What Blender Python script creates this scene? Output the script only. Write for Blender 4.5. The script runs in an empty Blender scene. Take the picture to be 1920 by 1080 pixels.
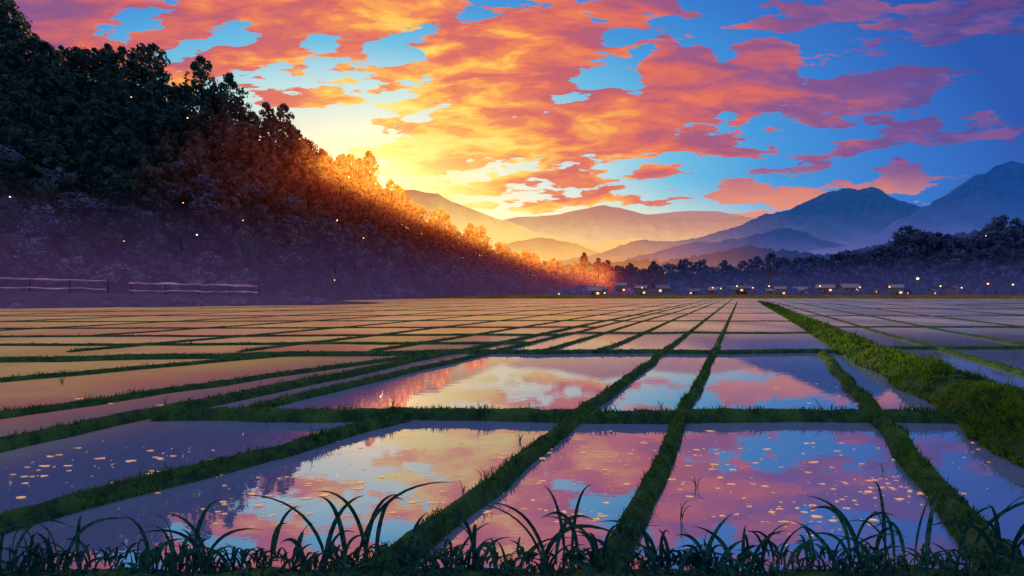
import bpy, math, random
import numpy as np
from mathutils import Vector, Matrix, noise as mn
random.seed(7); rng=np.random.default_rng(7)
scene=bpy.context.scene
COL=scene.collection
scene.view_settings.view_transform='Standard'; scene.view_settings.look='None'; scene.view_settings.exposure=0
H=2.5; VX=0.43   # eye height; direction of the long field ridges (dx/dy)

def C(r,g,b,k=1.0):
    f=lambda c:(c/255/12.92 if c/255<=.04045 else ((c/255+.055)/1.055)**2.4)*k
    return (f(r),f(g),f(b),1)

# ------------------------------------------------------------ node helper
class NB:
    def __init__(s,tree): s.t=tree; tree.nodes.clear()
    def n(s,typ,**kw):
        nd=s.t.nodes.new(typ)
        for k,v in kw.items(): setattr(nd,k,v)
        return nd
    def put(s,sock,v):
        if isinstance(v,bpy.types.NodeSocket): s.t.links.new(v,sock)
        elif v is not None: sock.default_value=v
    def m(s,op,a,b=None,c=None,clamp=False):
        nd=s.n('ShaderNodeMath',operation=op,use_clamp=clamp)
        for i,v in enumerate((a,b,c)):
            if v is not None: s.put(nd.inputs[i],v)
        return nd.outputs[0]
    def v(s,op,a,b=None,sc=None):
        nd=s.n('ShaderNodeVectorMath',operation=op)
        s.put(nd.inputs[0],a)
        if b is not None: s.put(nd.inputs[1],b)
        if sc is not None: s.put(nd.inputs['Scale'],sc)
        return nd.outputs['Value'] if op in('LENGTH','DOT_PRODUCT','DISTANCE') else nd.outputs[0]
    def mix(s,f,a,b):
        nd=s.n('ShaderNodeMix',data_type='RGBA'); s.put(nd.inputs[0],f); s.put(nd.inputs[6],a); s.put(nd.inputs[7],b); return nd.outputs[2]
    def ramp(s,f,stops,interp='LINEAR'):
        nd=s.n('ShaderNodeValToRGB'); cr=nd.color_ramp; cr.interpolation=interp
        while len(cr.elements)<len(stops): cr.elements.new(.5)
        for e,(p,c) in zip(cr.elements,stops): e.position=p; e.color=c
        s.put(nd.inputs[0],f); return nd.outputs[0]
    def sm(s,x,lo,hi,a=0.,b=1.):
        nd=s.n('ShaderNodeMapRange',interpolation_type='SMOOTHSTEP')
        for i,v in enumerate((x,lo,hi,a,b)): s.put(nd.inputs[i],v)
        return nd.outputs[0]
    def noise(s,vec,scale,detail=3,rough=.55,dist=0.):
        nd=s.n('ShaderNodeTexNoise'); s.put(nd.inputs['Vector'],vec)
        nd.inputs['Scale'].default_value=scale; nd.inputs['Detail'].default_value=detail
        nd.inputs['Roughness'].default_value=rough; nd.inputs['Distortion'].default_value=dist
        return nd
    def mapping(s,vec,loc=(0,0,0),rot=(0,0,0),sc=(1,1,1),typ='POINT'):
        nd=s.n('ShaderNodeMapping',vector_type=typ); s.put(nd.inputs[0],vec)
        nd.inputs['Location'].default_value=loc; nd.inputs['Rotation'].default_value=rot; nd.inputs['Scale'].default_value=sc
        return nd.outputs[0]

# ------------------------------------------------------------ world sky
SU,SV=-.24,.18
w=bpy.data.worlds.new("World"); scene.world=w; w.use_nodes=True
b=NB(w.node_tree)
tc=b.n('ShaderNodeTexCoord'); D=tc.outputs['Generated']
sp=b.n('ShaderNodeSeparateXYZ'); b.put(sp.inputs[0],D)
yy=b.m('MAXIMUM',sp.outputs[1],.08)
u=b.m('DIVIDE',sp.outputs[0],yy); v=b.m('DIVIDE',sp.outputs[2],yy)
cb=b.n('ShaderNodeCombineXYZ'); b.put(cb.inputs[0],u); b.put(cb.inputs[1],v); P=cb.outputs[0]
stre=b.mapping(P,rot=(0,0,math.radians(-32)),sc=(1,2.8,1))
wn=b.noise(stre,5.5,3,.6); wv=b.v('SCALE',b.v('SUBTRACT',wn.outputs['Color'],(.5,.5,.5)),sc=.08)
P2=b.v('ADD',P,wv)
def ell(cx,cy,rx,ry,rot=0):
    q=b.mapping(P2,((cx-960)/1000,(548-cy)/1000,0),(0,0,math.radians(rot)),(rx/1000,ry/1000,1),'TEXTURE')
    L=b.v('LENGTH',q); k=min(rx,ry)/1000
    return b.m('MULTIPLY_ADD',L,-k,k)
clouds=[(120,40,230,92,-6),(340,112,125,36,15),(600,20,320,95,8),(500,105,200,46,18),(565,190,105,28,8),
 (860,80,185,110,25),(930,170,240,84,22),(1065,85,80,98,0),(1170,10,130,44,10),(880,258,220,60,12),
 (1130,235,200,68,12),(1290,165,95,90,0),(1425,150,78,86,0),(1570,188,200,48,8),(1690,165,125,18,14),
 (1260,272,195,28,4),(790,312,135,26,8),(930,345,110,20,8),(1070,330,105,20,-8),(1180,88,62,14,16),
 (1640,272,150,19,12),(1850,235,135,20,9),(1720,245,58,24,0),(1560,25,145,30,10),(1810,25,185,50,4),
 (1640,88,62,11,20),(1440,374,100,26,3),(1385,366,44,28,0),(1690,350,95,20,0),(1680,335,48,26,0),(1330,290,90,10,8),
 (680,300,60,14,10),(1020,384,80,9,3),(1240,378,45,8,0),(640,130,60,12,15),(780,60,130,64,0),(1240,325,30,8,0),(890,385,60,8,4),(1150,355,70,10,8),(1590,300,60,8,10),(1100,388,55,7,0),(1000,360,60,9,10)]
holes=[(250,50,60,15,14),(390,75,66,14,22),(725,95,70,27,22),(605,88,26,13,5),(925,12,56,26,8),(1145,140,68,21,28),
 (785,215,48,14,24),(460,152,98,10,16),(1440,242,60,18,8),(700,190,74,16,24),(1210,70,60,11,20)]
F=None
for e in clouds:
    x=ell(*e); F=x if F is None else b.m('MAXIMUM',F,x)
Hh=None
for e in holes:
    x=ell(*e); Hh=x if Hh is None else b.m('MAXIMUM',Hh,x)
F=b.m('MINIMUM',F,b.m('MULTIPLY',Hh,-1.2))
gn=b.noise(D,3.2,3,.55).outputs[0]
outb=b.m('MAXIMUM',b.m('SUBTRACT',b.m('ABSOLUTE',u),1.12),b.m('SUBTRACT',v,.60))
outb=b.m('MINIMUM',outb,0.0)
gf=b.m('ADD',b.m('MULTIPLY',b.m('SUBTRACT',gn,.50),.5),outb)
F=b.m('MAXIMUM',F,gf)
stre2=b.mapping(b.v('ADD',P,b.v('SCALE',wv,sc=.4)),rot=(0,0,math.radians(-32)),sc=(1,4.2,1))
en=b.noise(stre2,10,4.5,.60).outputs[0]
F=b.m('ADD',F,b.m('MULTIPLY',b.m('SUBTRACT',en,.505),.125))
mask=b.sm(F,-.001,.005)
du=b.m('SUBTRACT',u,SU); dv=b.m('SUBTRACT',v,SV)
du2=b.m('MULTIPLY',du,du); dv2=b.m('MULTIPLY',dv,dv)
d=b.m('SQRT',b.m('ADD',du2,dv2))
e=b.m('SQRT',b.m('ADD',b.m('MULTIPLY',du2,.38),b.m('MULTIPLY',dv2,1.6)))
e=b.m('ADD',e,b.m('MULTIPLY',b.m('MINIMUM',u,0.0),.10))
back=b.sm(sp.outputs[1],.35,-.1)
high=b.sm(sp.outputs[2],.50,.78)
clear=b.ramp(b.m('MULTIPLY',e,1/1.3),[(0,C(255,226,140)),(.055,C(255,236,180)),(.10,C(246,240,212)),(.18,C(198,228,226)),(.26,C(108,190,226)),
   (.35,C(66,150,218)),(.46,C(50,118,204)),(.58,C(38,86,174)),(.9,C(36,62,146))])
wh=b.m('MULTIPLY',b.sm(v,.22,.08),b.sm(u,.75,.1))
clear=b.mix(b.m('MULTIPLY',wh,.9),clear,C(255,228,160,1.3))
clear=b.mix(b.m('MULTIPLY',b.sm(v,.14,.0),.6),clear,C(255,205,140,1.2))
# cloud colours: brushed tones fanning away from the sun
sn=b.v('ADD',b.mapping(b.v('ADD',P,b.v('SCALE',wv,sc=.45)),rot=(0,0,math.radians(-34)),sc=(1,3.8,1)),(3,1,0))
n1=b.noise(sn,6.0,4,.56,.35).outputs[0]
n2=b.noise(b.v('ADD',stre2,(7,2,0)),18,3,.55,.3).outputs[0]
st=b.ramp(b.m('MULTIPLY_ADD',n2,.22,b.m('MULTIPLY',n1,.78)),[(0,(0,0,0,1)),(.395,(.04,.04,.04,1)),(.412,(.22,.22,.22,1)),(.45,(.32,.32,.32,1)),(.467,(.48,.48,.48,1)),
   (.505,(.56,.56,.56,1)),(.522,(.74,.74,.74,1)),(.565,(.84,.84,.84,1)),(.582,(1,1,1,1))])
t=b.m('ADD',d,b.m('MULTIPLY',b.m('SUBTRACT',st,.55),.38))
t=b.m('ADD',t,b.m('MULTIPLY',b.sm(v,.15,.5),.04))
t=b.m('SUBTRACT',t,b.m('MULTIPLY',b.m('MULTIPLY',b.sm(v,.32,.16),b.sm(u,.45,.05)),.07))
cc=b.ramp(b.m('MULTIPLY',t,1/1.3),[(0,C(255,232,130)),(.10,C(255,212,96)),(.19,C(253,176,82)),(.27,C(240,138,86)),(.36,C(226,112,92)),
   (.46,C(208,100,102)),(.56,C(186,94,116)),(.69,C(140,86,142)),(.86,C(92,78,152)),(1,C(66,66,142))])
cc=b.mix(b.m('MULTIPLY',b.sm(n1,.50,.60),b.sm(d,.15,.5,0.,.28)),cc,C(156,80,120))
low=b.m('MULTIPLY',b.sm(v,.25,.15),b.sm(u,.2,.4))
cc=b.mix(b.m('MULTIPLY',low,.75),cc,C(238,155,125))
sky=b.mix(mask,clear,cc)
r2=b.m('ADD',b.m('MULTIPLY',du2,.75),b.m('MULTIPLY',dv2,1.6))
gl=b.m('EXPONENT',b.m('MULTIPLY',r2,-1/(.115*.115)))
sky=b.mix(b.m('MULTIPLY',gl,.60),sky,C(255,212,122,1.9))
hu=b.m('SUBTRACT',u,-.29); hv=b.m('SUBTRACT',v,.17); h2=b.m('ADD',b.m('MULTIPLY',hu,hu),b.m('MULTIPLY',hv,hv))
gl2=b.m('EXPONENT',b.m('MULTIPLY',h2,-1/(.07*.07)))
ad=b.n('ShaderNodeVectorMath',operation='MULTIPLY_ADD'); b.put(ad.inputs[0],gl2); ad.inputs[1].default_value=(4,2.1,.6); b.put(ad.inputs[2],sky)
zen=b.mix(mask,C(172,172,205),C(255,196,150,1.15))
sky=b.mix(high,ad.outputs[0],zen)
sky=b.mix(back,sky,b.mix(b.sm(sp.outputs[2],.3,.8),C(110,142,205),C(178,168,200)))
bg=b.n('ShaderNodeBackground'); b.put(bg.inputs[0],sky); bg.inputs[1].default_value=1.0
nish=b.n('ShaderNodeTexSky',sky_type='NISHITA',sun_disc=False,sun_elevation=math.radians(10.6),sun_rotation=math.radians(-14))
bg2=b.n('ShaderNodeBackground'); b.put(bg2.inputs[0],nish.outputs[0]); bg2.inputs[1].default_value=.003
ads=b.n('ShaderNodeAddShader'); b.put(ads.inputs[0],bg.outputs[0]); b.put(ads.inputs[1],bg2.outputs[0])
wo=b.n('ShaderNodeOutputWorld'); b.put(wo.inputs[0],ads.outputs[0])

# sun
el,az=math.radians(10.6),math.radians(-14)
S=Vector((math.sin(az)*math.cos(el),math.cos(az)*math.cos(el),math.sin(el)))
sl=bpy.data.lights.new("sun","SUN"); sl.energy=5.0; sl.angle=math.radians(.6); sl.color=(1,.62,.28)
so=bpy.data.objects.new("sun",sl); so.rotation_euler=S.to_track_quat('Z','Y').to_euler(); so.location=(-60,220,90); COL.objects.link(so)

# ------------------------------------------------------------ materials
def newmat(name):
    m=bpy.data.materials.new(name); m.use_nodes=True; return m,NB(m.node_tree)
def out(b,sh): o=b.n('ShaderNodeOutputMaterial'); b.put(o.inputs[0],sh)
def pos(b): return b.n('ShaderNodeNewGeometry').outputs['Position']
def simple(name,col,rough=.8,var=.25,scale=8,emis=None,estr=0):
    m,b=newmat(name); p=b.n('ShaderNodeBsdfPrincipled'); p.inputs['Roughness'].default_value=rough
    n=b.noise(pos(b),scale,4).outputs[0]
    dk=tuple(c*(1-var) for c in col[:3])+(1,); lt=tuple(min(1,c*(1+var)) for c in col[:3])+(1,)
    b.put(p.inputs['Base Color'],b.mix(b.sm(n,.3,.7),dk,lt))
    if emis: p.inputs['Emission Color'].default_value=emis; p.inputs['Emission Strength'].default_value=estr
    out(b,p.outputs[0]); return m

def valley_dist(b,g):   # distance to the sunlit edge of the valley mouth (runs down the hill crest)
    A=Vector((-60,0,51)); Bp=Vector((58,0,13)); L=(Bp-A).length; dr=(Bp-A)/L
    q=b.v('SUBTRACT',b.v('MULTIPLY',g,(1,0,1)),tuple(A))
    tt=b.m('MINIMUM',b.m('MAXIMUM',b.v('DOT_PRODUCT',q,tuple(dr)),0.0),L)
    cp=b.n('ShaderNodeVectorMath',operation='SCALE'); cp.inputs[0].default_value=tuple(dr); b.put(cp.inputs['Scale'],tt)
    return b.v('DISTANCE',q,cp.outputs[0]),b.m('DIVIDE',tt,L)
def foliage(name,dark,light,backlight=0.,glow=0.,mist=None,scale=.25,tr=.45,backlight_col=(C(110,42,20),C(215,105,35)),tint=(1.5,1.25,.6),clump=9):
    m,b=newmat(name); g=pos(b)
    n=b.noise(g,scale,3).outputs[0]; n2=b.noise(g,scale*clump,2).outputs[0]
    k=b.m('ADD',b.m('MULTIPLY',n,.45),b.m('MULTIPLY',n2,.55))
    kk=b.sm(k,.40,.62)
    col=b.mix(kk,dark,light)
    s=b.n('ShaderNodeSeparateXYZ'); b.put(s.inputs[0],g)
    if backlight>0 or glow>0: vd,vt=valley_dist(b,g)
    if backlight>0:  # orange backlight painted into the leaf colour along the valley edge
        a=b.m('MULTIPLY',b.sm(b.m('ADD',vd,b.m('MULTIPLY',b.m('SUBTRACT',n,.5),30)),26,3),backlight)
        ac=b.mix(b.sm(n2,.38,.62),backlight_col[0],backlight_col[1])
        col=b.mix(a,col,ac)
    df=b.n('ShaderNodeBsdfDiffuse'); b.put(df.inputs[0],col)
    tl=b.n('ShaderNodeBsdfTranslucent'); b.put(tl.inputs[0],b.v('MULTIPLY',col,tint))
    mx=b.n('ShaderNodeMixShader'); mx.inputs[0].default_value=tr; b.put(mx.inputs[1],df.outputs[0]); b.put(mx.inputs[2],tl.outputs[0])
    sh=mx.outputs[0]
    if glow>0:   # warm sun glow and haze painted as emission, by world position
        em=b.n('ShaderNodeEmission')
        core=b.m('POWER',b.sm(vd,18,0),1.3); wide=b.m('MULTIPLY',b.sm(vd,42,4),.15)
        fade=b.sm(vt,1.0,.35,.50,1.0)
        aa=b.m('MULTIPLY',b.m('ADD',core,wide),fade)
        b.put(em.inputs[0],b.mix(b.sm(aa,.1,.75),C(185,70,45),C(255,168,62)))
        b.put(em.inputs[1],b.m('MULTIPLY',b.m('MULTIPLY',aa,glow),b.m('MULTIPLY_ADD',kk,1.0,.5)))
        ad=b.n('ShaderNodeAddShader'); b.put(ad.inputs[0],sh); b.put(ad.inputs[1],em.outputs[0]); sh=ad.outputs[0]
    if mist:  # low mist painted on as emission, stronger towards the ground
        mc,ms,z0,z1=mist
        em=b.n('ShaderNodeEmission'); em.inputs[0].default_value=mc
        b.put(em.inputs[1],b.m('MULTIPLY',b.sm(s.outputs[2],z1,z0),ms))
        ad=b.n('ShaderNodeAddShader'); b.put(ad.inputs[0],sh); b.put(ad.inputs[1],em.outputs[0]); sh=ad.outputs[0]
    out(b,sh); return m

M_leaf=foliage("forest_foliage",(.005,.020,.028,1),(.05,.135,.155,1),1.,.9,(C(112,76,138),.24,0,30),.3,clump=2.2)  # light clump colour imitates blue sky highlights on the leaves
M_shrub=foliage("pale_shrub_foliage",(.04,.07,.12,1),(.15,.19,.28,1),.5,.5,(C(112,76,138),.24,0,28),.4,.2,tint=(1,1,1),clump=2.5)  # pale blue-grey stands in for sky sheen on the leaves
M_far=foliage("far_wood_foliage",(.018,.034,.075,1),(.09,.15,.30,1),0,.8,(C(88,88,158),.24,0,30),.14,.2,tint=(1,1,1),clump=3)  # light tone puts blue highlights into the crown colour
M_bark=simple("bark",(.04,.03,.025,1))
M_grass=foliage("ridge_grass_blades",(.012,.07,.032,1),(.07,.23,.038,1),0,0,None,1.5,.5)
M_dgrass=foliage("lush_grass_blades",(.010,.06,.030,1),(.10,.23,.03,1),0,0,None,.7,.55)
M_fgrass=foliage("long_grass_blades",(.008,.045,.052,1),(.035,.15,.115,1),0,0,None,2.5,.3,tint=(1,1.3,.8))
def ridgemat():
    m,b=newmat("grassy_earth"); g=pos(b); n=b.noise(g,5,5,.65).outputs[0]; n2=b.noise(g,.6,2).outputs[0]
    c=b.mix(b.sm(n,.35,.65),(.008,.04,.026,1),(.03,.11,.03,1)); c=b.mix(b.sm(n2,.5,.75),c,(.05,.14,.03,1))
    p=b.n('ShaderNodeBsdfPrincipled'); b.put(p.inputs['Base Color'],c); p.inputs['Roughness'].default_value=.95; p.inputs['Specular IOR Level'].default_value=.15
    bp=b.n('ShaderNodeBump'); bp.inputs['Strength'].default_value=.8; bp.inputs['Distance'].default_value=.05
    b.put(bp.inputs['Height'],b.noise(g,30,4).outputs[0]); b.put(p.inputs['Normal'],bp.outputs[0])
    out(b,p.outputs[0]); return m
M_ridge=ridgemat()
M_ground=simple("field_soil",(.05,.055,.03,1),.95,.5,.3)
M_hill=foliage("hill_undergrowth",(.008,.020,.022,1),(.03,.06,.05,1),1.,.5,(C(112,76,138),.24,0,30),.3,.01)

def watermat():
    m,b=newmat("flooded_paddy_water"); g=pos(b)
    s=b.n('ShaderNodeSeparateXYZ'); b.put(s.inputs[0],g)
    off=b.m('SUBTRACT',s.outputs[0],b.m('MULTIPLY',s.outputs[1],VX))   # offset across the field
    ruf=b.sm(off,-7,-24)                                               # breeze ruffles the western plots
    farr=b.sm(s.outputs[1],20,42)                                      # and the open far plots
    gold_refl=b.m('MULTIPLY',farr,b.sm(off,14,-6,.35,1.0))                  # gold sunset reflection painted into the far plots
    rr=b.m('MAXIMUM',ruf,b.m('MULTIPLY',farr,.85))
    bp=b.n('ShaderNodeBump'); bp.inputs['Distance'].default_value=.02
    b.put(bp.inputs['Strength'],b.m('ADD',.05,b.m('MULTIPLY',rr,.35)))
    hn=b.noise(b.mapping(g,sc=(1,1.6,1)),2.2,3,.55).outputs[0]; b.put(bp.inputs['Height'],hn)
    gl=b.n('ShaderNodeBsdfGlossy',distribution='MULTI_GGX'); b.put(gl.inputs[0],b.mix(rr,(1,.98,.98,1),(1,.90,.62,1)))  # glossy tint paints sunset warmth into far and western reflections
    pat=b.sm(b.noise(b.mapping(g,sc=(.6,.25,1)),.22,3,.6).outputs[0],.35,.65)
    b.put(gl.inputs['Roughness'],b.m('ADD',.02,b.m('MULTIPLY',rr,b.m('MULTIPLY_ADD',pat,.16,.22)))); b.put(gl.inputs['Normal'],bp.outputs[0])
    df=b.n('ShaderNodeBsdfDiffuse')
    refl_col=b.mix(b.sm(b.noise(b.mapping(g,sc=(.5,1,1)),.14,3).outputs[0],.42,.58),(1,.42,.22,1),(1,.72,.20,1))  # orange and gold of the reflected sunset, painted as water colour
    b.put(df.inputs[0],b.mix(b.m('MAXIMUM',b.sm(off,-9,-18),b.m('MULTIPLY',gold_refl,.95)),(.13,.21,.46,1),refl_col))
    fr=b.n('ShaderNodeFresnel'); fr.inputs[0].default_value=4.5
    mx=b.n('ShaderNodeMixShader'); b.put(mx.inputs[0],b.m('MULTIPLY',fr.outputs[0],b.m('SUBTRACT',b.m('SUBTRACT',1.15,b.m('MULTIPLY',ruf,.28)),b.m('MULTIPLY',gold_refl,.36)),clamp=True))
    b.put(mx.inputs[1],df.outputs[0]); b.put(mx.inputs[2],gl.outputs[0]); out(b,mx.outputs[0]); return m
M_water=watermat()

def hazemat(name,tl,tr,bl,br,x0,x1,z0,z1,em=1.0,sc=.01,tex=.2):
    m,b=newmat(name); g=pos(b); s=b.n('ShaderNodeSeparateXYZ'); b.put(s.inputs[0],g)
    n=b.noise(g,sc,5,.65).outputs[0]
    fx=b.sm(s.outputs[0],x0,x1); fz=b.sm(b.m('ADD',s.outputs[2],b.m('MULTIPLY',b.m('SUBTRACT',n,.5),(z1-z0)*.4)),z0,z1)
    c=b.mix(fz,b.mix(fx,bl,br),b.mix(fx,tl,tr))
    e_=b.n('ShaderNodeEmission'); b.put(e_.inputs[0],c); e_.inputs[1].default_value=em  # evening haze and sun warmth painted on as emission
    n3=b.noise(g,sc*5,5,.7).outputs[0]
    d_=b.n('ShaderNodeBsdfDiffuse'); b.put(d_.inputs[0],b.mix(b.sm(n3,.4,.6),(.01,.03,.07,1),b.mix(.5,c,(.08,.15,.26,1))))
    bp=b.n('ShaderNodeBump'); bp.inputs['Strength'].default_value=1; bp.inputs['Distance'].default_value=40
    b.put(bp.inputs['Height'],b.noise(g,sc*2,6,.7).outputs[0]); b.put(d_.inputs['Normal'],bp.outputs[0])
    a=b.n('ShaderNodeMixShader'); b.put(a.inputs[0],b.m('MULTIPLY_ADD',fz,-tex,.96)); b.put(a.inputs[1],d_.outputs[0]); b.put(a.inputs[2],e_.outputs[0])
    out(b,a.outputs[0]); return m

# ------------------------------------------------------------ mesh helpers
def mesh_np(name,verts,faces,mats,smooth=False,midx=None):
    verts=np.asarray(verts,dtype=np.float32); faces=np.asarray(faces,dtype=np.int32)
    me=bpy.data.meshes.new(name); k=faces.shape[1]
    me.vertices.add(len(verts)); me.vertices.foreach_set('co',verts.ravel())
    me.loops.add(faces.size); me.loops.foreach_set('vertex_index',faces.ravel())
    me.polygons.add(len(faces)); me.polygons.foreach_set('loop_start',np.arange(0,faces.size,k,dtype=np.int32))
    me.polygons.foreach_set('loop_total',np.full(len(faces),k,dtype=np.int32))
    me.update(calc_edges=True); me.validate()
    for m in mats: me.materials.append(m)
    if midx is not None: me.polygons.foreach_set('material_index',np.asarray(midx,dtype=np.int32))
    me.polygons.foreach_set('use_smooth',np.full(len(faces),smooth))
    return me
def obj(name,me,label=None,cat=None,kind=None,group=None,parent=None,loc=(0,0,0)):
    o=bpy.data.objects.new(name,me); o.location=loc; COL.objects.link(o)
    if label:o["label"]=label
    if cat:o["category"]=cat
    if kind:o["kind"]=kind
    if group:o["group"]=group
    if parent:o.parent=parent
    return o
def grid_faces(n,m):
    i,j=np.meshgrid(np.arange(n-1),np.arange(m-1),indexing='ij'); a=(i*m+j).ravel()
    return np.stack([a,a+1,a+m+1,a+m],1)
def tube(pts,rads,seg=7):
    V=[];Fc=[]
    for k,(p,r) in enumerate(zip(pts,rads)):
        p=Vector(p); q=Vector(pts[min(k+1,len(pts)-1)])-Vector(pts[max(k-1,0)]); q.normalize()
        a=q.orthogonal().normalized(); c=q.cross(a)
        for s_ in range(seg):
            t_=2*math.pi*s_/seg; V.append(p+(a*math.cos(t_)+c*math.sin(t_))*r)
    for k in range(len(pts)-1):
        for s_ in range(seg):
            a=k*seg+s_; b_=k*seg+(s_+1)%seg; Fc.append((a,b_,b_+seg,a+seg))
    return [tuple(x) for x in V],Fc
def boxv(x0,x1,y0,y1,z0,z1):
    V=[(x0,y0,z0),(x1,y0,z0),(x1,y1,z0),(x0,y1,z0),(x0,y0,z1),(x1,y0,z1),(x1,y1,z1),(x0,y1,z1)]
    return V,[(0,3,2,1),(4,5,6,7),(0,1,5,4),(1,2,6,5),(2,3,7,6),(3,0,4,7)]
def join(parts):
    V=[];Fc=[]
    for v_,f_ in parts:
        o_=len(V); V+=list(v_); Fc+=[tuple(i+o_ for i in q) for q in f_]
    return V,Fc
def pymesh(name,V,Fc,mats,midx=None,smooth=False):
    me=bpy.data.meshes.new(name); me.from_pydata(V,[],Fc); me.update()
    for m in mats: me.materials.append(m)
    if midx is not None: me.polygons.foreach_set('material_index',midx)
    me.polygons.foreach_set('use_smooth',[smooth]*len(me.polygons)); return me

# ------------------------------------------------------------ ground + water
V,Fc=[(-9000,-200,-.25),(9000,-200,-.25),(9000,12000,-.25),(-9000,12000,-.25)],[(0,1,2,3)]
obj("ground",pymesh("ground",V,Fc,[M_ground]),"dark soil plain under the flooded rice fields","ground","structure")
V=[(-260,2.5,0),(330,2.5,0),(330,235,0),(-260,235,0)]
obj("water",pymesh("water",V,[(0,1,2,3)],[M_water]),"still flooded paddy water mirroring the sunset clouds","water","structure")

def strip(name,x0,x1,y0,y1,z,nx,ny,mat,label,cat,amp):
    xs=np.linspace(x0,x1,nx); ys=np.linspace(y0,y1,ny); vv=[]
    for x in xs:
        for j,y in enumerate(ys):
            k=min(1,min(j,ny-1-j)/2)
            vv.append((x,y+6*mn.noise(Vector((x*.03,0,7)))*(j<ny-1),-.2+k*(z+.2)+k*amp*mn.noise(Vector((x*.05,y*.1,3)))))
    return obj(name,mesh_np(name,vv,grid_faces(nx,ny),[mat],True),label,cat,"structure")
M_mead=foliage("meadow",(.07,.09,.02,1),(.34,.22,.05,1),0,0,None,.08,.1)
strip("meadow",-300,500,205,420,1.0,160,14,M_mead,"low green meadow between the paddies and the village","meadow",.7)

# ------------------------------------------------------------ ridges
ridge_lines=[]
def hfac(y): return 1/(1+max(0,y-14)/26)+.04 if y>14 else 1.04
def ridge(pts,wd,ht,label,blade=1.0,lush=False,name="paddy_ridge"):
    P_=[]
    for a,c in zip(pts[:-1],pts[1:]):
        L=math.hypot(c[0]-a[0],c[1]-a[1]); y=max(4,min(a[1],c[1])); tt=0
        while tt<1:
            x_=a[0]+(c[0]-a[0])*tt; y_=a[1]+(c[1]-a[1])*tt; P_.append((x_,y_)); tt+=max(.1,.012*max(4,y_))/L
    P_.append(pts[-1]); n=len(P_)
    A=np.array(P_); T=np.gradient(A,axis=0); T/=np.linalg.norm(T,axis=1)[:,None]+1e-9; N=np.stack([T[:,1],-T[:,0]],1)
    prof=[(-.62,-.12),(-.5,.0),(-.38,.55),(-.2,.9),(0,1),(.2,.92),(.38,.55),(.5,0),(.62,-.12)]
    vv=[]; seed=random.random()*50; hs=[]; wn_=.12 if lush else .32
    for i in range(n):
        far=max(1,A[i,1]/25); jw=min(wd,.6)
        jx=mn.noise(Vector((A[i,0]*.5/far,A[i,1]*.5/far,seed)))*.45*jw*far**.5; wj=1+wn_*mn.noise(Vector((A[i,0]*1.6/far,A[i,1]*1.6/far,seed+9)))
        end=min(1,(min(i,n-1-i)+1)/3); hh=ht*(hfac(A[i,1]) if not lush else max(.45,hfac(A[i,1])))
        for k,(px,pz) in enumerate(prof):
            c=A[i]+N[i]*(px*wd*wj+jx)
            z=pz*hh*end*(1+.25*mn.noise(Vector((c[0]*2.5,c[1]*2.5,seed+k)))) if pz>0 else pz
            if pz>0: z+=.02*mn.noise(Vector((c[0]*9,c[1]*9,k)))
            vv.append((c[0],c[1],z))
        hs.append(jx)
    obj(name,mesh_np(name,vv,grid_faces(n,9),[M_ridge],True),label,"field ridge","structure",group="grassy ridges dividing the paddies")
    ridge_lines.append((A,N,np.array(hs),wd,ht,blade,lush))
def lon(a0,y0,a1,y1,wd,ht,label,**k):
    m=6; ridge([(a0+(a1-a0)*i/m+VX*(y0+(y1-y0)*i/m),y0+(y1-y0)*i/m) for i in range(m+1)],wd,ht,label,**k)
LB="narrow green grassy earth ridge between flooded paddies"
lon(-3.2,4.6,-3.35,205,.29,.16,LB); lon(-1.15,4.6,-1.02,150,.26,.16,LB)
lon(2.35,4.4,3.3,21.7,.36,.18,"grassy earth ridge running beside the tall dyke")
lon(5.1,4.2,4.95,150,1.7,.5,"tall lush sunlit grassy dyke along the paddies",blade=2.4,lush=True,name="grassy_dyke")
lon(-7.9,4.9,-6.6,10.4,.33,.16,LB)
lon(-10.3,10.6,-10.0,205,.32,.13,LB); lon(-11.8,5,-11.3,205,.44,.17,LB)
lon(-15.4,8,-12.4,21.9,.36,.12,LB); lon(-21,14,-17.5,21.9,.36,.12,LB)
def cross(y,x0,x1,wd,ht,sl=0,y2=None): 
    m=6; y2=y if y2 is None else y2
    ridge([(x0+(x1-x0)*i/m,y+(y2-y)*i/m+(.008*y*math.sin(i*2.1+y) if 0<i<m else 0)) for i in range(m+1)],wd,ht,"grassy cross ridge separating rows of paddies")
cross(10.45,-11.5+VX*10.5,4.2+VX*10.5,.44,.2)
cross(21.9,-11.3+VX*22,4.4+VX*22,.46,.19); cross(18.5,-23,-11.3+VX*21.9,.7,.2,y2=21.9)
yr=[32.5,46,63,85,115,155]
for y in yr: cross(y,-11+VX*y,4.4+VX*y,.30+.005*y,.14)
yl=[26,31,38,47,58,73,92,118,155]
for y in yl: cross(y*.95,-1.05*y,-10.2+VX*y,.34+.005*y,.14,y2=y)
for a in [-6,-8.3]: lon(a,22,a,205,.32,.13,LB)
for a in [-15.5,-21,-28,-37,-48,-62,-80]: lon(a,22.2 if a>-30 else 30,a*1.05,205,.38,.13,LB)
for a in [8.6,13.2]: lon(a,7 if a<10 else 14,a,205,.36,.14,LB)
for a in [20,30,44,60]: lon(a,30,a,205,.45,.14,LB)
for y in [12.5,23.5,38,56,80,112,150]: cross(y,6.2+VX*y,1.1*y+8,.34+.006*y,.16)

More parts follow.
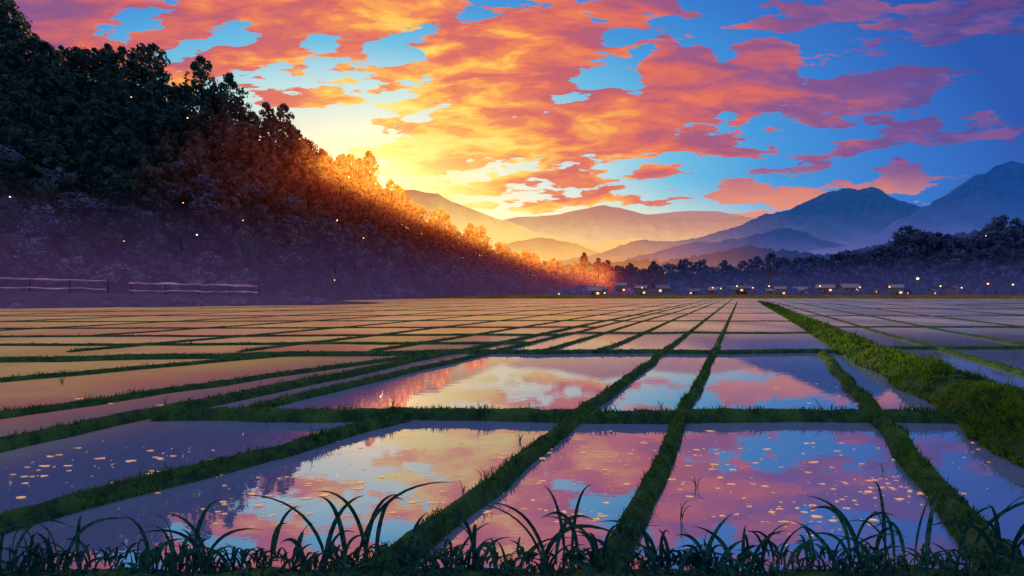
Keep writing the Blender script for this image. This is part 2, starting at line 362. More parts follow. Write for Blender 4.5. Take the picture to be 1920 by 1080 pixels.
def blades(P0,h,wdt,lean):
    n=len(P0); th=rng.uniform(0,2*np.pi,n); ld=rng.uniform(0,2*np.pi,n)
    ax=np.stack([np.cos(th),np.sin(th),np.zeros(n)],1)*wdt[:,None]
    L=np.stack([np.cos(ld),np.sin(ld),np.zeros(n)],1)*(lean*h)[:,None]
    up=np.zeros((n,3)); up[:,2]=h
    mid=P0+up*.6+L*.35; tip=P0+up*rng.uniform(.85,1,n)[:,None]+L
    V=np.stack([P0-ax,P0+ax,mid+ax*.7,mid-ax*.7,tip],1).reshape(-1,3)
    i=np.arange(n)[:,None]*5
    Fc=np.concatenate([i+np.array([[0,1,2]]),i+np.array([[0,2,3]]),i+np.array([[3,2,4]])],0)
    return V,Fc
gp=[];gh=[];gw=[];lp=[];lh=[];lw=[]
for A,N,hs,wd,ht,bl,lush in ridge_lines:
    seg=np.linalg.norm(np.diff(A,axis=0),axis=1)
    for i in range(len(seg)):
        y=max(4.5,A[i,1])
        if y>110 or abs(A[i,0])>1.15*y+4: continue
        dens=(430 if not lush else 900)*min(1,(7/y)**1.3)*bl*.8
        k=rng.poisson(dens*seg[i])
        if not k: continue
        tt=rng.random(k)[:,None]; q=rng.uniform(-.54,.54,k); c=A[i]+(A[i+1]-A[i])*tt+N[i]*(q*wd+hs[i])[:,None]
        hf=hfac(y) if not lush else max(.45,hfac(y))
        z=ht*hf*np.clip(1-(np.abs(q)*2)**2.5,0,1)-.02
        sc=1+.035*(y-5)
        h=rng.uniform(.03,.085,k)*(1+.01*(y-5))*(2.2 if lush else 1)*(max(.5,hf) if not lush else 1)
        f_=.8 if lush else 2.6
        cl=np.array([mn.noise(Vector((a_[0]*f_,a_[1]*f_,4.2))) for a_ in c]); h*=np.clip(1+(1.1 if lush else 1.6)*cl,.35,2.4)
        big=rng.random(k)<.03; h[big]*=2
        P0=np.concatenate([c,z[:,None]],1)
        (lp if lush else gp).append(P0); (lh if lush else gh).append(h); (lw if lush else gw).append(rng.uniform(.005,.010,k)*sc*(1.7 if lush else 1))
for nm,a,h_,w_,mt,lb in (("ridge_grass",gp,gh,gw,M_grass,"short green grass covering the paddy ridges"),("dyke_grass",lp,lh,lw,M_dgrass,"tall sunlit green grass covering the dyke")):
    P0=np.concatenate(a); hh=np.concatenate(h_); ww=np.concatenate(w_)
    V,Fc=blades(P0,hh,ww,rng.uniform(.2,.9,len(P0)))
    obj(nm,mesh_np(nm,V,Fc,[mt]),lb,"grass","stuff"); print(nm,len(P0))

# ------------------------------------------------------------ foreground bank + long grass
xs=np.linspace(-9,9,180); ysb=np.linspace(-6,5.0,40); vv=[]
for x in xs:
    e_=5.0+.18*mn.noise(Vector((x*1.2,0,1)))
    for y in ysb:
        yb=y*e_/5.0; k=min(1,(e_-yb)/.6)
        vv.append((x,yb,-.12+.27*max(0,k)**.6+.05*mn.noise(Vector((x*3,yb*3,0)))))
obj("bank",mesh_np("bank",vv,grid_faces(180,40),[M_ridge],True),"dark grassy bank at the edge of the paddies","bank","structure")
def arch(base,ang,Hh_,R,wd,seg=11,droop=.9,tw=.45):
    """one leaf: curved midrib, V section, blade plane turned by a random amount"""
    V=[];Fc=[]; dx,dy=math.cos(ang),math.sin(ang)
    nn=Vector((random.gauss(0,tw),1,random.gauss(0,tw))).normalized()
    pts_=[]
    for k in range(seg+1):
        t_=k/seg; r=R*(t_**1.7); z=Hh_*(1.75*t_-droop*t_*t_); pts_.append(Vector((base[0]+dx*r,base[1]+dy*r,base[2]+z)))
    for k in range(seg+1):
        t_=k/seg; T=(pts_[min(k+1,seg)]-pts_[max(k-1,0)]).normalized(); W=T.cross(nn)
        if W.length<.2: W=T.cross(Vector((0,0,1)))
        W.normalize(); Nn=W.cross(T)
        wz=wd*(min(1,.4+t_*2.2))*(1-t_**2.4)+.0006; c=pts_[k]
        V+= [tuple(c-W*wz),tuple(c+Nn*wz*.35),tuple(c+W*wz)]
        if k:
            a=(k-1)*3; Fc+=[(a,a+1,a+4,a+3),(a+1,a+2,a+5,a+4)]
    return V,Fc
parts=[]
def tuft(x,y,n,hmin,hmax,spread,w0=.012,w1=.022,dr=(.75,1.2)):
    for i in range(n):
        ang=random.choice([0,math.pi])+random.gauss(0,.5)
        h=random.uniform(hmin,hmax)
        parts.append(arch((x+random.gauss(0,.07),y+random.gauss(0,.05),.05),ang,h,h*random.uniform(.15,spread),random.uniform(w0,w1),droop=random.uniform(*dr)))
for i in range(760):
    x=random.uniform(-5.6,5.6); tuft(x,random.uniform(4.1,4.9),4,.07,.19,1.1,.008,.017)
for i in range(62):
    x=random.uniform(-5.2,5.2); tuft(x,random.uniform(4.2,4.9),3,.24,.42,1.3,.011,.019,(.8,1.25))
for px,n,hm in [(-4.6,4,.95),(-4.3,4,.85),(-3.95,3,.55),(-2.95,4,.62),(-2.6,4,.74),(-2.1,3,.55),(-1.6,4,.88),(-1.3,5,.96),(-.9,3,.62),(-.3,3,.7),(.0,3,.7),(.25,4,.9),(.5,4,.9),(.85,3,.66),
              (1.25,3,.6),(1.65,3,.62),(2.0,3,.6),(2.7,3,.78),(3.05,4,.8),(3.3,5,1.0),(3.6,3,.8),(4.0,3,.85),(4.3,5,1.05),(4.65,4,1.0),(-3.3,3,.52)]:
    tuft(px,random.uniform(4.4,4.85),n,hm*.6,hm,1.1,.015,.023,(.75,1.2))
V,Fc=join(parts); obj("long_grass",pymesh("long_grass",V,Fc,[M_fgrass]),"dark long arching grass blades growing on the bank","grass","stuff")

def gpt(x,y): Y=H*1000/(y-548); return ((x-960)/1000*Y,Y)
for i,(x,y,h) in enumerate([(738,778,.48),(412,880,.22),(533,862,.22),(310,760,.3),(117,722,.35),(1207,900,.2),(1305,915,.22),(975,828,.2),(1655,885,.26),(1898,705,.4),(498,795,.2),(90,965,.2),(868,925,.22),(1275,975,.3),(220,752,.3),(1240,770,.3)]):
    gx,gy=gpt(x,y); pr=[]
    for k in range(random.randint(3,5)):
        pr.append(arch((random.gauss(0,.012),random.gauss(0,.012),-.02),random.choice([0,math.pi])+random.gauss(0,.6),h*random.uniform(.5,1),h*random.uniform(.1,.5),.006))
    V,Fc=join(pr); obj("weed_sprig",pymesh("weed_sprig",V,Fc,[M_grass]),"thin green weed sprig standing in paddy water","weed",group="weed sprigs in the water",loc=(gx,gy,0))

# sun glints on the water, drawn as flat glowing flecks
M_glint=simple("glint",(.95,.52,.26,1),.5,.25,20,(1,.52,.20,1),.38)
V=[];Fc=[]
cl=[(1600,930,110,24,56),(1450,965,90,16,30),(930,940,90,16,30),(560,930,130,24,40),(130,890,90,20,28),(1380,885,120,20,36),(1640,905,70,18,30),(190,862,90,12,18),
 (1260,900,70,20,20),(1150,850,100,18,26),(960,855,80,14,20),(1040,830,60,10,16),(1500,740,80,14,22),(640,905,100,16,26),(760,935,90,20,22),(1090,965,60,12,14),(1540,985,80,14,14),(1330,840,70,14,18),(230,745,140,10,10),(480,960,60,10,18),
 (1820,850,40,20,12),(860,740,120,20,22),(1200,735,60,18,14),(330,850,90,16,20),(700,845,90,16,20),(1480,840,90,12,20),(1100,900,70,24,20)]
for cx,cy,sx,sy,n in cl:
    for i in range(n):
        y=cy+random.gauss(0,sy); x=cx+random.gauss(0,sx)
        if y<600: continue
        gx,gy=gpt(x,y); r=random.choice([.008,.010,.014,.018,.026,.036])*random.uniform(.7,1.2)*(gy/7)**.5; m=9; o_=len(V); ph=random.random()*6; st_=random.uniform(1,2.4)
        for k in range(m):
            rr=r*random.uniform(.4,1.3); a=2*math.pi*k/m+ph; V.append((gx+rr*st_*math.cos(a),gy+rr*.9*math.sin(a),.006))
        Fc.append(tuple(range(o_,o_+m)))
obj("water_glints",pymesh("water_glints",V,Fc,[M_glint]),"flat glowing flecks imitating sun glints on the paddy water","glints","stuff")

# ------------------------------------------------------------ mountains
def mountain(name,prof,D,wd,mat,label,amp=.06,n=260,m=26,seed=0,fine=0.):
    px=np.array([p[0] for p in prof]); py=np.array([p[1] for p in prof]); X=np.linspace(px[0],px[-1],n); Y=np.interp(X,px,py)
    kn=15 if n>400 else 7
    ker=np.ones(kn)/kn; Y=np.convolve(np.pad(Y,kn//2,mode='edge'),ker,'valid')
    vv=[]
    for xp,yp in zip(X,Y):
        xw=(xp-960)/1000*D; zc=max(5,(548-yp)/1000*D+H)
        for j in range(m):
            t_=j/(m-1)*1.35
            if t_<=1: base=zc*(t_**1.25)
            else: base=zc*(1-(t_-1)*1.4)
            q=Vector((xw/D*7,t_*2.2+seed,seed*3.1))
            rn=(1-abs(mn.fractal(q,1,2.1,4))*2)
            z=base+zc*amp*(rn-.6)*(1-max(0,1-abs(t_-1)*5)*.75)*min(1,t_*2)
            z+=fine*D*mn.noise(Vector((xw/D*110,t_*14,seed)))*min(1,t_*3)
            vv.append((xw,D-wd*(1-t_)*(1+.2*mn.noise(Vector((xw/D*4,0,seed)))),z-2))
    obj(name,mesh_np(name,vv,grid_faces(n,m),[mat],True),label,"mountain","structure")
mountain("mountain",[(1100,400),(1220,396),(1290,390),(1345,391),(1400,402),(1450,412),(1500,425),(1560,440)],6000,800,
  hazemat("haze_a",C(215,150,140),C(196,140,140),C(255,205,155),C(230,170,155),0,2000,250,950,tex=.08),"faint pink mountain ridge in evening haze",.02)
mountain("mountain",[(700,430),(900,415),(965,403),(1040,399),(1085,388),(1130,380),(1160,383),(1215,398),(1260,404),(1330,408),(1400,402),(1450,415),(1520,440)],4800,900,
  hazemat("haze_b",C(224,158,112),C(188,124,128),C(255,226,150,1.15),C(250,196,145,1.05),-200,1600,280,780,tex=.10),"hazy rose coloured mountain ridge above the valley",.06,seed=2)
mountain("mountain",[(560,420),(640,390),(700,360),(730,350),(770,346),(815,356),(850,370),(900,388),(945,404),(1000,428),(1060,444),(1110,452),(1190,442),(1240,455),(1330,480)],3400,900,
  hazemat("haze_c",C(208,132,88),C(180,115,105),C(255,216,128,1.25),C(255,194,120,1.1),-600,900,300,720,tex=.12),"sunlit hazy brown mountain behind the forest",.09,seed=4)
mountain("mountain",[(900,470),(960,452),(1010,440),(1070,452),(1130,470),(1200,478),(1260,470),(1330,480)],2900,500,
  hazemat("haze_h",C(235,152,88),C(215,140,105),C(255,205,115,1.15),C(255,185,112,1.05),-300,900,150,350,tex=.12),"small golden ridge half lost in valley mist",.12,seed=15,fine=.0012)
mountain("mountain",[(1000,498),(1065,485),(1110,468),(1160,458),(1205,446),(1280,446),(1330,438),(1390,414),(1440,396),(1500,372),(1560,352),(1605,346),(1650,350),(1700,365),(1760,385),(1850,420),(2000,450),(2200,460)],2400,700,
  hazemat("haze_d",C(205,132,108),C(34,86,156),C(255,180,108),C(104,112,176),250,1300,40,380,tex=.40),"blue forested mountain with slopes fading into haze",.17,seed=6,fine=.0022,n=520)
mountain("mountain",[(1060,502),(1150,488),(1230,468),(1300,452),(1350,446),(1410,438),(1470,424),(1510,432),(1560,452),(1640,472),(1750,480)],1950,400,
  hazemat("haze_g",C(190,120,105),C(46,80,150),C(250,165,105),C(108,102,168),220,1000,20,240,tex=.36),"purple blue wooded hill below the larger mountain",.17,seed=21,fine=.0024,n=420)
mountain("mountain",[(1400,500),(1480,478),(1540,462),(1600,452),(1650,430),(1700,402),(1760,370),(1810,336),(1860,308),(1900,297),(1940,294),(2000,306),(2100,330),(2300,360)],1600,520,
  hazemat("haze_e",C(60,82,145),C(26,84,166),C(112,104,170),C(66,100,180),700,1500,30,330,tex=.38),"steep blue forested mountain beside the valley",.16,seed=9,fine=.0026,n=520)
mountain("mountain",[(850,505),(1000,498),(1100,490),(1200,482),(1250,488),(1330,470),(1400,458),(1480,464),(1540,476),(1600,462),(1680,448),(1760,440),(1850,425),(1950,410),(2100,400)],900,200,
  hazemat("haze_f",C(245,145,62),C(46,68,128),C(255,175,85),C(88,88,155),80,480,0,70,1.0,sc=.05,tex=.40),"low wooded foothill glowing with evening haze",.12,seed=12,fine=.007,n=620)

# ------------------------------------------------------------ trees
def blob_crown(Ht,R,nc,nl,ls,z0=.16,top=1.0,seed=0,core=True):
    r=random.Random(seed); V=[]; cen=[]
    for i in range(nc):
        t_=(i+.5)/nc; z=Ht*(z0+(1-z0)*.93*t_)
        rad=R*math.sqrt(max(0.03,1-((t_-.38)/.66)**2))
        a=i*2.4+r.uniform(-.5,.5); k=r.uniform(.4,.85)*rad
        cen.append((math.cos(a)*k,math.sin(a)*k,z+r.uniform(-.4,.4),(.30+.18*r.random())*R*(1.1-.4*t_)))
    cen.append((r.uniform(-.4,.4),0,Ht*.96,R*.24))
    for (cx,cy,cz,cr) in cen:
        for j in range(nl):
            dv_=Vector((r.gauss(0,1),r.gauss(0,1),r.gauss(0,.75))).normalized()*cr*(r.random()**.25)*1.1
            c=Vector((cx,cy,cz))+dv_; s_=ls*r.uniform(.6,1.4)
            a=(dv_.normalized()*1.8+Vector((r.gauss(0,.4),r.gauss(0,.4),r.gauss(0,.4)))).normalized(); bb=a.orthogonal().normalized(); bb.rotate(Matrix.Rotation(r.uniform(0,3),3,a)); c2=a.cross(bb)
            V+= [c-bb*s_,c-c2*s_*.6,c+bb*s_,c+c2*s_*.65]
    V=np.array([tuple(q) for q in V],dtype=np.float32); Fc=np.arange(len(V)).reshape(-1,4)
    return V,Fc,cen
def trunk_mesh(Ht,cen,seed):
    r=random.Random(seed); pr=[tube([(0,0,-.8),(.05,0,Ht*.3),(r.uniform(-.2,.2),.1,Ht*.6),(0,0,Ht*.95)],[.26,.2,.12,.03],8)]
    for c in cen[::3]: pr.append(tube([(0,0,max(.5,c[2]-1.2)),(c[0]*.5,c[1]*.5,c[2]-.5),(c[0],c[1],c[2])],[.1,.06,.02],5))
    return join(pr)
VAR=[]
for i in range(5):
    Ht=9.5+i*.9; V,Fc,cen=blob_crown(Ht,4.1+.45*(i%3),14,56,.5,seed=i+1); tv,tf=trunk_mesh(Ht,cen,i)
    cm=mesh_np("crown",V,Fc,[M_leaf]); tm=pymesh("trunk",tv,tf,[M_bark])
    allv=list(map(tuple,V))+tv; allf=[tuple(q) for q in Fc]+[tuple(k+len(V) for k in q) for q in tf]
    am=pymesh("tree",allv,allf,[M_leaf,M_bark],[0]*len(Fc)+[1]*len(tf)); VAR.append((cm,tm,am,V,Fc))
RV=[]
for i in range(4):
    V,Fc,cen=blob_crown(9.5,6.6,13,66,.62,.02,seed=30+i); tv,tf=trunk_mesh(9.5,cen,i)
    allv=list(map(tuple,V))+tv; allf=[tuple(q) for q in Fc]+[tuple(k+len(V) for k in q) for q in tf]
    RV.append((pymesh("tree",allv,allf,[M_far,M_bark],[0]*len(Fc)+[1]*len(tf)),V,Fc))
SV_=[]
for i in range(3):
    V,Fc,cen=blob_crown(3.2,2.6,9,40,.25,.05,seed=60+i); SV_.append(mesh_np("shrub",V,Fc,[M_shrub]))

ST=[(-1.55,.56,160,5),(-1.26,.56,165,6),(-.96,.520,165,7),(-.86,.475,168,7),(-.69,.435,172,7),(-.63,.402,175,7),(-.51,.372,182,7),(-.41,.312,192,7),(-.34,.262,202,7),(-.27,.222,215,7),
    (-.22,.174,228,7),(-.16,.142,245,7),(-.09,.102,265,7),(-.02,.074,290,7),(.04,.060,320,7),(.14,.050,350,6),(.29,.044,372,6)]
SA=np.array(ST)
def hillpt(s,t_):
    k=np.arange(len(ST)); bu=np.interp(s,k,SA[:,0]); r=np.interp(s,k,SA[:,1]); Yc=np.interp(s,k,SA[:,2])
    Zc=max(1.5,r*Yc+H-9.5); Yf=Yc-max(16,Zc*.85)
    Y=Yf+(Yc-Yf)*t_; X=bu*Y
    z=Zc*(t_**.85 if t_<=1 else 1-(t_-1)*.8)
    z+=(1.8*mn.noise(Vector((X*.05,Y*.05,5)))+2.0*mn.noise(Vector((X*.13,Y*.08,9))))*min(1,t_*3)*min(1,Zc/20)
    return X,Y,max(z,-.3)
n,m=150,34; vv=[]
for i in range(n):
    for j in range(m):
        vv.append(hillpt(i/(n-1)*(len(ST)-1),j/(m-1)*1.6))
obj("hill",mesh_np("hill",vv,grid_faces(n,m),[M_hill],True),"steep forested hillside rising from the paddies","hill","structure")
cand=[]
s=.3
while s<len(ST)-1.0:
    X,Y,z=hillpt(s,1.0); cand.append((X,Y,z,random.choice([random.uniform(.55,.9),random.uniform(.95,1.35)])))
    X2,Y2,_=hillpt(s+.2,1.0); s+=.2*random.uniform(3.4,5.6)/max(.5,math.hypot(X2-X,Y2-Y))
ncrest=len(cand)
pts=[]
for k in range(16000):
    s=random.uniform(.5,len(ST)-1.05); t_=random.uniform(.0,.97); X,Y,z=hillpt(s,t_)
    sp_=5.6
    if all((X-a)**2+(Y-c)**2+(z-e2)**2>sp_*sp_ for a,c,e2,_ in pts): pts.append((X,Y,z,t_))
    if len(pts)>1000: break
slope=pts
GR="forest trees on the hillside"
def put_tree_parts(X,Y,z,sc):
    cm,tm,am,_,_=random.choice(VAR)
    e_=bpy.data.objects.new("tree",None); e_.empty_display_size=1; e_.location=(X,Y,z); e_.scale=(sc*.92,sc*.92,sc*random.uniform(.9,1.18)); e_.rotation_euler=(0,0,random.uniform(0,6.3)); COL.objects.link(e_)
    warm=X>-80
    e_["label"]="backlit tree with orange tinged foliage on the hill crest" if warm else "dark leafy tree standing on the forested hill crest"
    e_["category"]="tree"; e_["group"]=GR
    for nm,me in (("trunk",tm),("crown",cm)):
        c=bpy.data.objects.new(nm,me); c.parent=e_; COL.objects.link(c)
for (X,Y,z,sc) in cand: put_tree_parts(X,Y,z-1.0,sc)
budget=max(20,290-ncrest-70)
slope.sort(key=lambda p:-p[3])
ind=slope[::max(1,len(slope)//budget)][:budget]; inds=set(map(id,ind)); rest=[p for p in slope if id(p) not in inds]
for (X,Y,z,t_) in ind:
    sc=random.uniform(.7,1.25)*(.75+.22*t_); o=bpy.data.objects.new("tree",random.choice(VAR)[2]); o.location=(X,Y,z-.8); o.scale=(sc,)*3; o.rotation_euler=(0,0,random.uniform(0,6.3)); COL.objects.link(o)
    o["label"]="dark leafy tree growing on the forested hillside"; o["category"]="tree"; o["group"]=GR
Vs=[];Fs=[];off=0
def addinst(V,Fc,X,Y,z,sc):
    global off
    a=random.uniform(0,6.3); c_,s_=math.cos(a),math.sin(a); R=np.array([[c_,-s_,0],[s_,c_,0],[0,0,1]])*sc
    Vs.append(V@R.T+np.array([X,Y,z])); Fs.append(Fc+off); off+=len(V)
for (X,Y,z,t_) in rest:
    _,_,_,V,Fc=random.choice(VAR); addinst(V,Fc,X,Y,z-.8,random.uniform(.7,1.2)*(.75+.22*t_))
obj("forest",mesh_np("forest",np.concatenate(Vs),np.concatenate(Fs),[M_leaf]),"dense dark forest covering the hillside","forest","stuff")
def put_shrub(X,Y,z,sc):
    o=bpy.data.objects.new("shrub",random.choice(SV_)); o.location=(X,Y,z); o.scale=(sc*1.3,sc,sc*.7); o.rotation_euler=(0,0,random.uniform(0,6)); COL.objects.link(o)
    o["label"]="pale blue grey shrub on the lower hillside"; o["category"]="shrub"; o["group"]="pale shrubs on the lower slope"
for k in range(110):
    s=random.uniform(1,13.5); t_=random.uniform(0,.45); X,Y,z=hillpt(s,t_)
    put_shrub(X,Y-3.8,z+random.uniform(0,5)*min(1,t_*4),random.uniform(.6,1.7))

RS=[(.10,.048,400),(.25,.052,400),(.32,.058,400),(.39,.060,390),(.49,.070,380),(.56,.060,380),(.62,.064,370),(.66,.082,368),(.70,.092,365),(.76,.116,360),(.84,.106,350),(.90,.124,345),(.96,.132,340),(1.1,.14,335),(1.3,.15,330)]
RA=np.array(RS)
def rpt(s,t_):
    k=np.arange(len(RS)); bu=np.interp(s,k,RA[:,0]); r=np.interp(s,k,RA[:,1]); Yc=np.interp(s,k,RA[:,2])
    Zc=max(2,r*Yc+H-9); Yf=Yc-max(26,Zc*1.6); Y=Yf+(Yc-Yf)*t_
    return bu*Y,Y,Zc*(t_**.8 if t_<=1 else 1-(t_-1)*.8)-.2
vv=[rpt(i/99*(len(RS)-1),j/19*1.6) for i in range(100) for j in range(20)]
obj("hill",mesh_np("hill",vv,grid_faces(100,20),[M_hill],True),"low wooded hill rising behind the village","hill","structure")
pts=[]
for k in range(6000):
    s=random.uniform(0,len(RS)-1.6); t_=random.uniform(0,1.02); X,Y,z=rpt(s,t_)
    if all((X-a)**2+(Y-c)**2+(z-e2)**2>7.6**2 for a,c,e2,_ in pts): pts.append((X,Y,z,t_))
print("right trees",len(pts),"crest",ncrest,"slope",len(slope))
pts.sort(key=lambda p:-p[0]); Vs=[];Fs=[];off=0
def rtree(X,Y,z,sc,lab="round blue shaded tree on the low hill behind the village",grp="round trees behind the village"):
    o=bpy.data.objects.new("tree",random.choice(RV)[0]); o.location=(X,Y,z); o.scale=(sc*1.1,sc*1.1,sc); o.rotation_euler=(0,0,random.uniform(0,6)); COL.objects.link(o)
    o["label"]=lab; o["category"]="tree"; o["group"]=grp
for i,(X,Y,z,t_) in enumerate(pts):
    sc=random.uniform(.6,1.4)*(1.15 if X>200 else .85)
    if i%max(1,len(pts)//46)==0 and i//max(1,len(pts)//46)<46: rtree(X,Y,z-.8,sc)
    else:
        _,V,Fc=random.choice(RV); addinst(V,Fc,X,Y,z-.8,sc)
obj("woodland",mesh_np("woodland",np.concatenate(Vs),np.concatenate(Fs),[M_far]),"round dark blue trees massed behind the village","woodland","stuff")
for px in [1035,1060,1090,1150,1178,1232,1250,1285,1318,1360,1415,1490,1520,1565,1612,1655,1725,1765,1800,1830,1868,1900]:
    Y=random.uniform(266,292); rtree((px-960)/1000*Y,Y,-.2,random.uniform(.35,.70),"small round tree standing between village houses","trees among the village houses")

# ------------------------------------------------------------ village
M_wall=simple("plaster",(.26,.21,.24,1)); M_roof=simple("roof_tile",(.12,.12,.2,1),.6); M_roof2=simple("pale_roof",(.24,.22,.28,1),.6); M_wood=simple("door_wood",(.08,.05,.04,1))
M_win=simple("lit_window",(.8,.6,.3,1),.5,.1,8,(1,.38,.08,1),2.4); M_wind=simple("dark_window",(.06,.06,.09,1),.2)
def house_meshes(wd,dp,hw,hr,rm,wm):
    x,y=wd/2,dp/2
    V=[(-x,-y,0),(x,-y,0),(x,y,0),(-x,y,0),(-x,-y,hw),(x,-y,hw),(x,y,hw),(-x,y,hw),(-x,0,hw+hr-.1),(x,0,hw+hr-.1)]
    wl=pymesh("wall",V,[(0,1,5,4),(2,3,7,6),(1,2,6,9,5),(3,0,4,8,7)],[M_wall])
    o_=.6; k=hr/(y)
    def slab(sy):
        a=(0,hw+hr); b2=(sy*(y+o_),hw-k*o_); V=[]
        for xx in(-x-o_,x+o_):
            V+=[(xx,a[0],a[1]+.02),(xx,b2[0],b2[1]+.02),(xx,b2[0],b2[1]+.22),(xx,a[0],a[1]+.25)]
        return V,[(0,1,2,3),(4,7,6,5),(0,4,5,1),(1,5,6,2),(2,6,7,3),(3,7,4,0)]
    cap=boxv(-x-o_-.05,x+o_+.05,-.18,.18,hw+hr+.2,hw+hr+.42)
    V,F_=join([slab(-1),slab(1),cap]); rf=pymesh("roof",V,F_,[rm])
    def win(cx,mm):
        return pymesh("window",*join([boxv(cx-.75,cx-.05,-y-.06,-y-.01,.9,2.1),boxv(cx+.05,cx+.75,-y-.06,-y-.01,.9,2.1)]),[mm])
    ws=[win(-wd*.3,wm[0]),win(wd*.3,wm[1])]
    dr=pymesh("door",*boxv(-.5,.5,-y-.05,-y-.01,.02,2.05),[M_wood])
    return wl,rf,ws,dr
HV=[house_meshes(9,7,3,2,M_roof,(M_win,M_wind)),house_meshes(11,7,3.2,2.2,M_roof2,(M_wind,M_win)),house_meshes(8,6,5.0,1.8,M_roof2,(M_wind,M_win)),house_meshes(12,8,3,2.6,M_roof,(M_wind,M_wind)),house_meshes(8,6,3,2.0,M_roof,(M_win,M_wind))]
for px in [1055,1078,1112,1130,1165,1203,1240,1302,1345,1380,1398,1445,1462,1505,1548,1592,1640,1678,1700,1748,1785,1815,1855,1888,1915]:
    Y=random.uniform(284,318); X=(px-960)/1000*Y; hm=random.choice(HV); sc=random.uniform(.5,.9)
    e_=bpy.data.objects.new("house",None); e_.location=(X,Y,.6+random.uniform(0,2.2)); e_.scale=(sc,)*3; e_.rotation_euler=(0,0,random.uniform(-.7,.7)); COL.objects.link(e_)
    e_["label"]="small village house with gable roof among the trees"; e_["category"]="house"; e_["group"]="village houses beyond the paddies"
    for nm,me in [("wall",hm[0]),("roof",hm[1]),("window",hm[2][0]),("window",hm[2][1]),("door",hm[3])]:
        c=bpy.data.objects.new(nm,me); c.parent=e_; COL.objects.link(c)
M_lamp=simple("lamp_glow",(1,.6,.3,1),.5,.05,8,(1,.42,.10,1),3.2); M_pole=simple("lamp_pole",(.08,.08,.09,1))
pole=pymesh("pole",*join([tube([(0,0,0),(0,0,6),(0,-.4,7.6),(0,-1.6,8)],[.12,.1,.08,.06],8)]),[M_pole])
hd=[(0,-1.6,7.95),(0,-1.6,7.8),(0,-1.6,7.5),(0,-1.6,7.2),(0,-1.6,7.05)]
head=pymesh("lamp_shade",*tube(hd,[.1,.42,.5,.42,.05],10),[M_lamp],None,True)
for px,zz,sc in [(1715,.3,1.2),(1440,.4,.7),(1203,.4,.6),(1380,.4,.7),(1410,.4,.6),(1848,.8,.8),(1610,.6,.6),(1895,.8,.75),(1335,.4,.6),(1535,.4,.7),(1665,.4,.65),(1760,.4,.7),(1350,.4,.55),(1800,.4,.6)]:
    Y=260; e_=bpy.data.objects.new("street_lamp",None); e_.location=((px-960)/1000*Y,Y,zz-.2); e_.scale=(sc,)*3; COL.objects.link(e_)
    e_["label"]="lit street lamp on a dark pole beside village houses"; e_["category"]="street lamp"; e_["group"]="village street lamps"
    for nm,me in (("pole",pole),("lamp_shade",head)):
        c=bpy.data.objects.new(nm,me); c.parent=e_; COL.objects.link(c)

# ------------------------------------------------------------ road bank + pale fences at the hill foot
vv=[];xsn=np.linspace(-170,-30,120)
def bank_y(x): return 84+ (x+84)*.62 if x>-84 else 84+(x+84)*.12
for x in xsn:
    yc=bank_y(x)
    zt=2.7-max(0,(x+84))*.03; fade=min(1,max(0,(-30-x)/14))
    for dy,zz in((-9,-.3),(-6,.5),(-2.6,.9),(-1.5,1),(3,1.02),(7,.8),(12,-.2)):
        vv.append((x,yc+dy,zt*zz*fade+.25*mn.noise(Vector((x*.2,dy,2)))*(.4<zz<.95)))
obj("embankment",mesh_np("embankment",vv,grid_faces(120,7),[M_hill],True),"low dark road embankment at the foot of the hill","embankment","structure")
for k in range(46):
    x=random.uniform(-95,-38); put_shrub(x,bank_y(x)+random.uniform(-8,-4),random.uniform(-.3,.6),random.uniform(.25,.6))
M_rail=simple("weathered_pale_rail",(.62,.36,.54,1),.8,.45,.35)
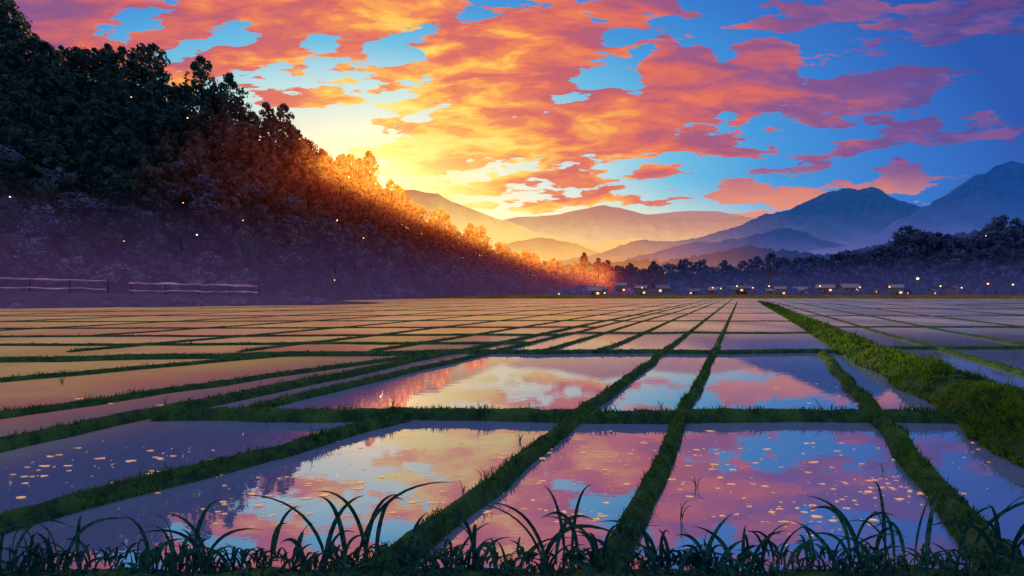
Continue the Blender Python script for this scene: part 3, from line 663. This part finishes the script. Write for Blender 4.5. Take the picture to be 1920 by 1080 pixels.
def fence(x0,y0,z0,x1,y1,z1,ht,nb):
    e_=bpy.data.objects.new("fence",None); e_.location=(x0,y0,z0); COL.objects.link(e_)
    e_["label"]="long pale two rail roadside fence below the forest"; e_["category"]="fence"; e_["group"]="pale fences along the hill road"
    dx,dy,dz=x1-x0,y1-y0,z1-z0
    for k,(hh,r) in enumerate(((ht,.20),(ht*.42,.15))):
        pts_=[(dx*i/16,dy*i/16,dz*i/16+hh+random.uniform(-.10,.10)) for i in range(17)]
        obj("rail",pymesh("rail",*tube(pts_,[r*random.uniform(.5,1.2) for _ in range(17)],8),[M_rail],None,True),parent=e_)
    for i in range(nb+1):
        f=i/nb; pm=pymesh("post",*tube([(dx*f,dy*f+.5,dz*f-.3),(dx*f,dy*f+.5,dz*f+ht*.6),(dx*f,dy*f+.5,dz*f+ht-.05),(dx*f,dy*f+.5,dz*f+ht)],[.08,.08,.07,.02],7),[M_bark]); obj("post",pm,parent=e_)
fence(-96,83,2.4,-70,92,2.0,2.5,5); fence(-67.5,94,1.9,-50.0,105,1.5,2.2,4)

# ------------------------------------------------------------ fireflies
M_ff=simple("firefly_glow",(1,.8,.5,1),.5,.05,8,(1,.45,.14,1),3.5); M_fb=simple("firefly_body",(.03,.02,.02,1))
bv,bf=tube([(0,-.05,0),(0,-.042,0),(0,-.02,0),(0,.005,0),(0,.02,0)],[.004,.022,.03,.022,.014],8)
tv,tf=tube([(0,.02,0),(0,.03,0),(0,.045,0),(0,.055,0)],[.014,.017,.013,.003],8)
wv_=[(0,.03,.015),(.06,.0,.05),(.07,-.03,.05),(.01,.0,.02),(-.06,.0,.05),(-.07,-.03,.05),(-.01,.0,.02)]; wf=[(0,1,2,3),(0,6,5,4)]
V=bv+tv+wv_; Fc=list(bf)+[tuple(i+len(bv) for i in q) for q in tf]+[tuple(i+len(bv)+len(tv) for i in q) for q in wf]
fm=pymesh("firefly",V,Fc,[M_ff,M_fb],[0]*len(bf)+[1]*(len(tf)+len(wf)))
for px,py,Y in [(370,440,22),(632,413,24),(681,446,30),(352,221,30),(18,369,28),(246,182,32),(343,380,36),(455,413,38),(1848,442,34),(627,525,32),(487,262,36),(232,452,40)]:
    o=bpy.data.objects.new("firefly",fm); o.location=((px-960)/1000*Y,Y,H+(548-py)/1000*Y); o.rotation_euler=(.3,0,random.uniform(0,6)); COL.objects.link(o)
    o["label"]="tiny glowing orange firefly hovering in the evening air"; o["category"]="firefly"; o["group"]="glowing fireflies"

# ------------------------------------------------------------ camera
cam=bpy.data.cameras.new("camera"); cam.sensor_width=36; cam.lens=18.75; cam.shift_y=8/1920; cam.clip_end=20000; cam.clip_start=.05
co=bpy.data.objects.new("camera",cam); co.location=(0,0,H); co.rotation_euler=(math.pi/2,0,0); COL.objects.link(co); scene.camera=co
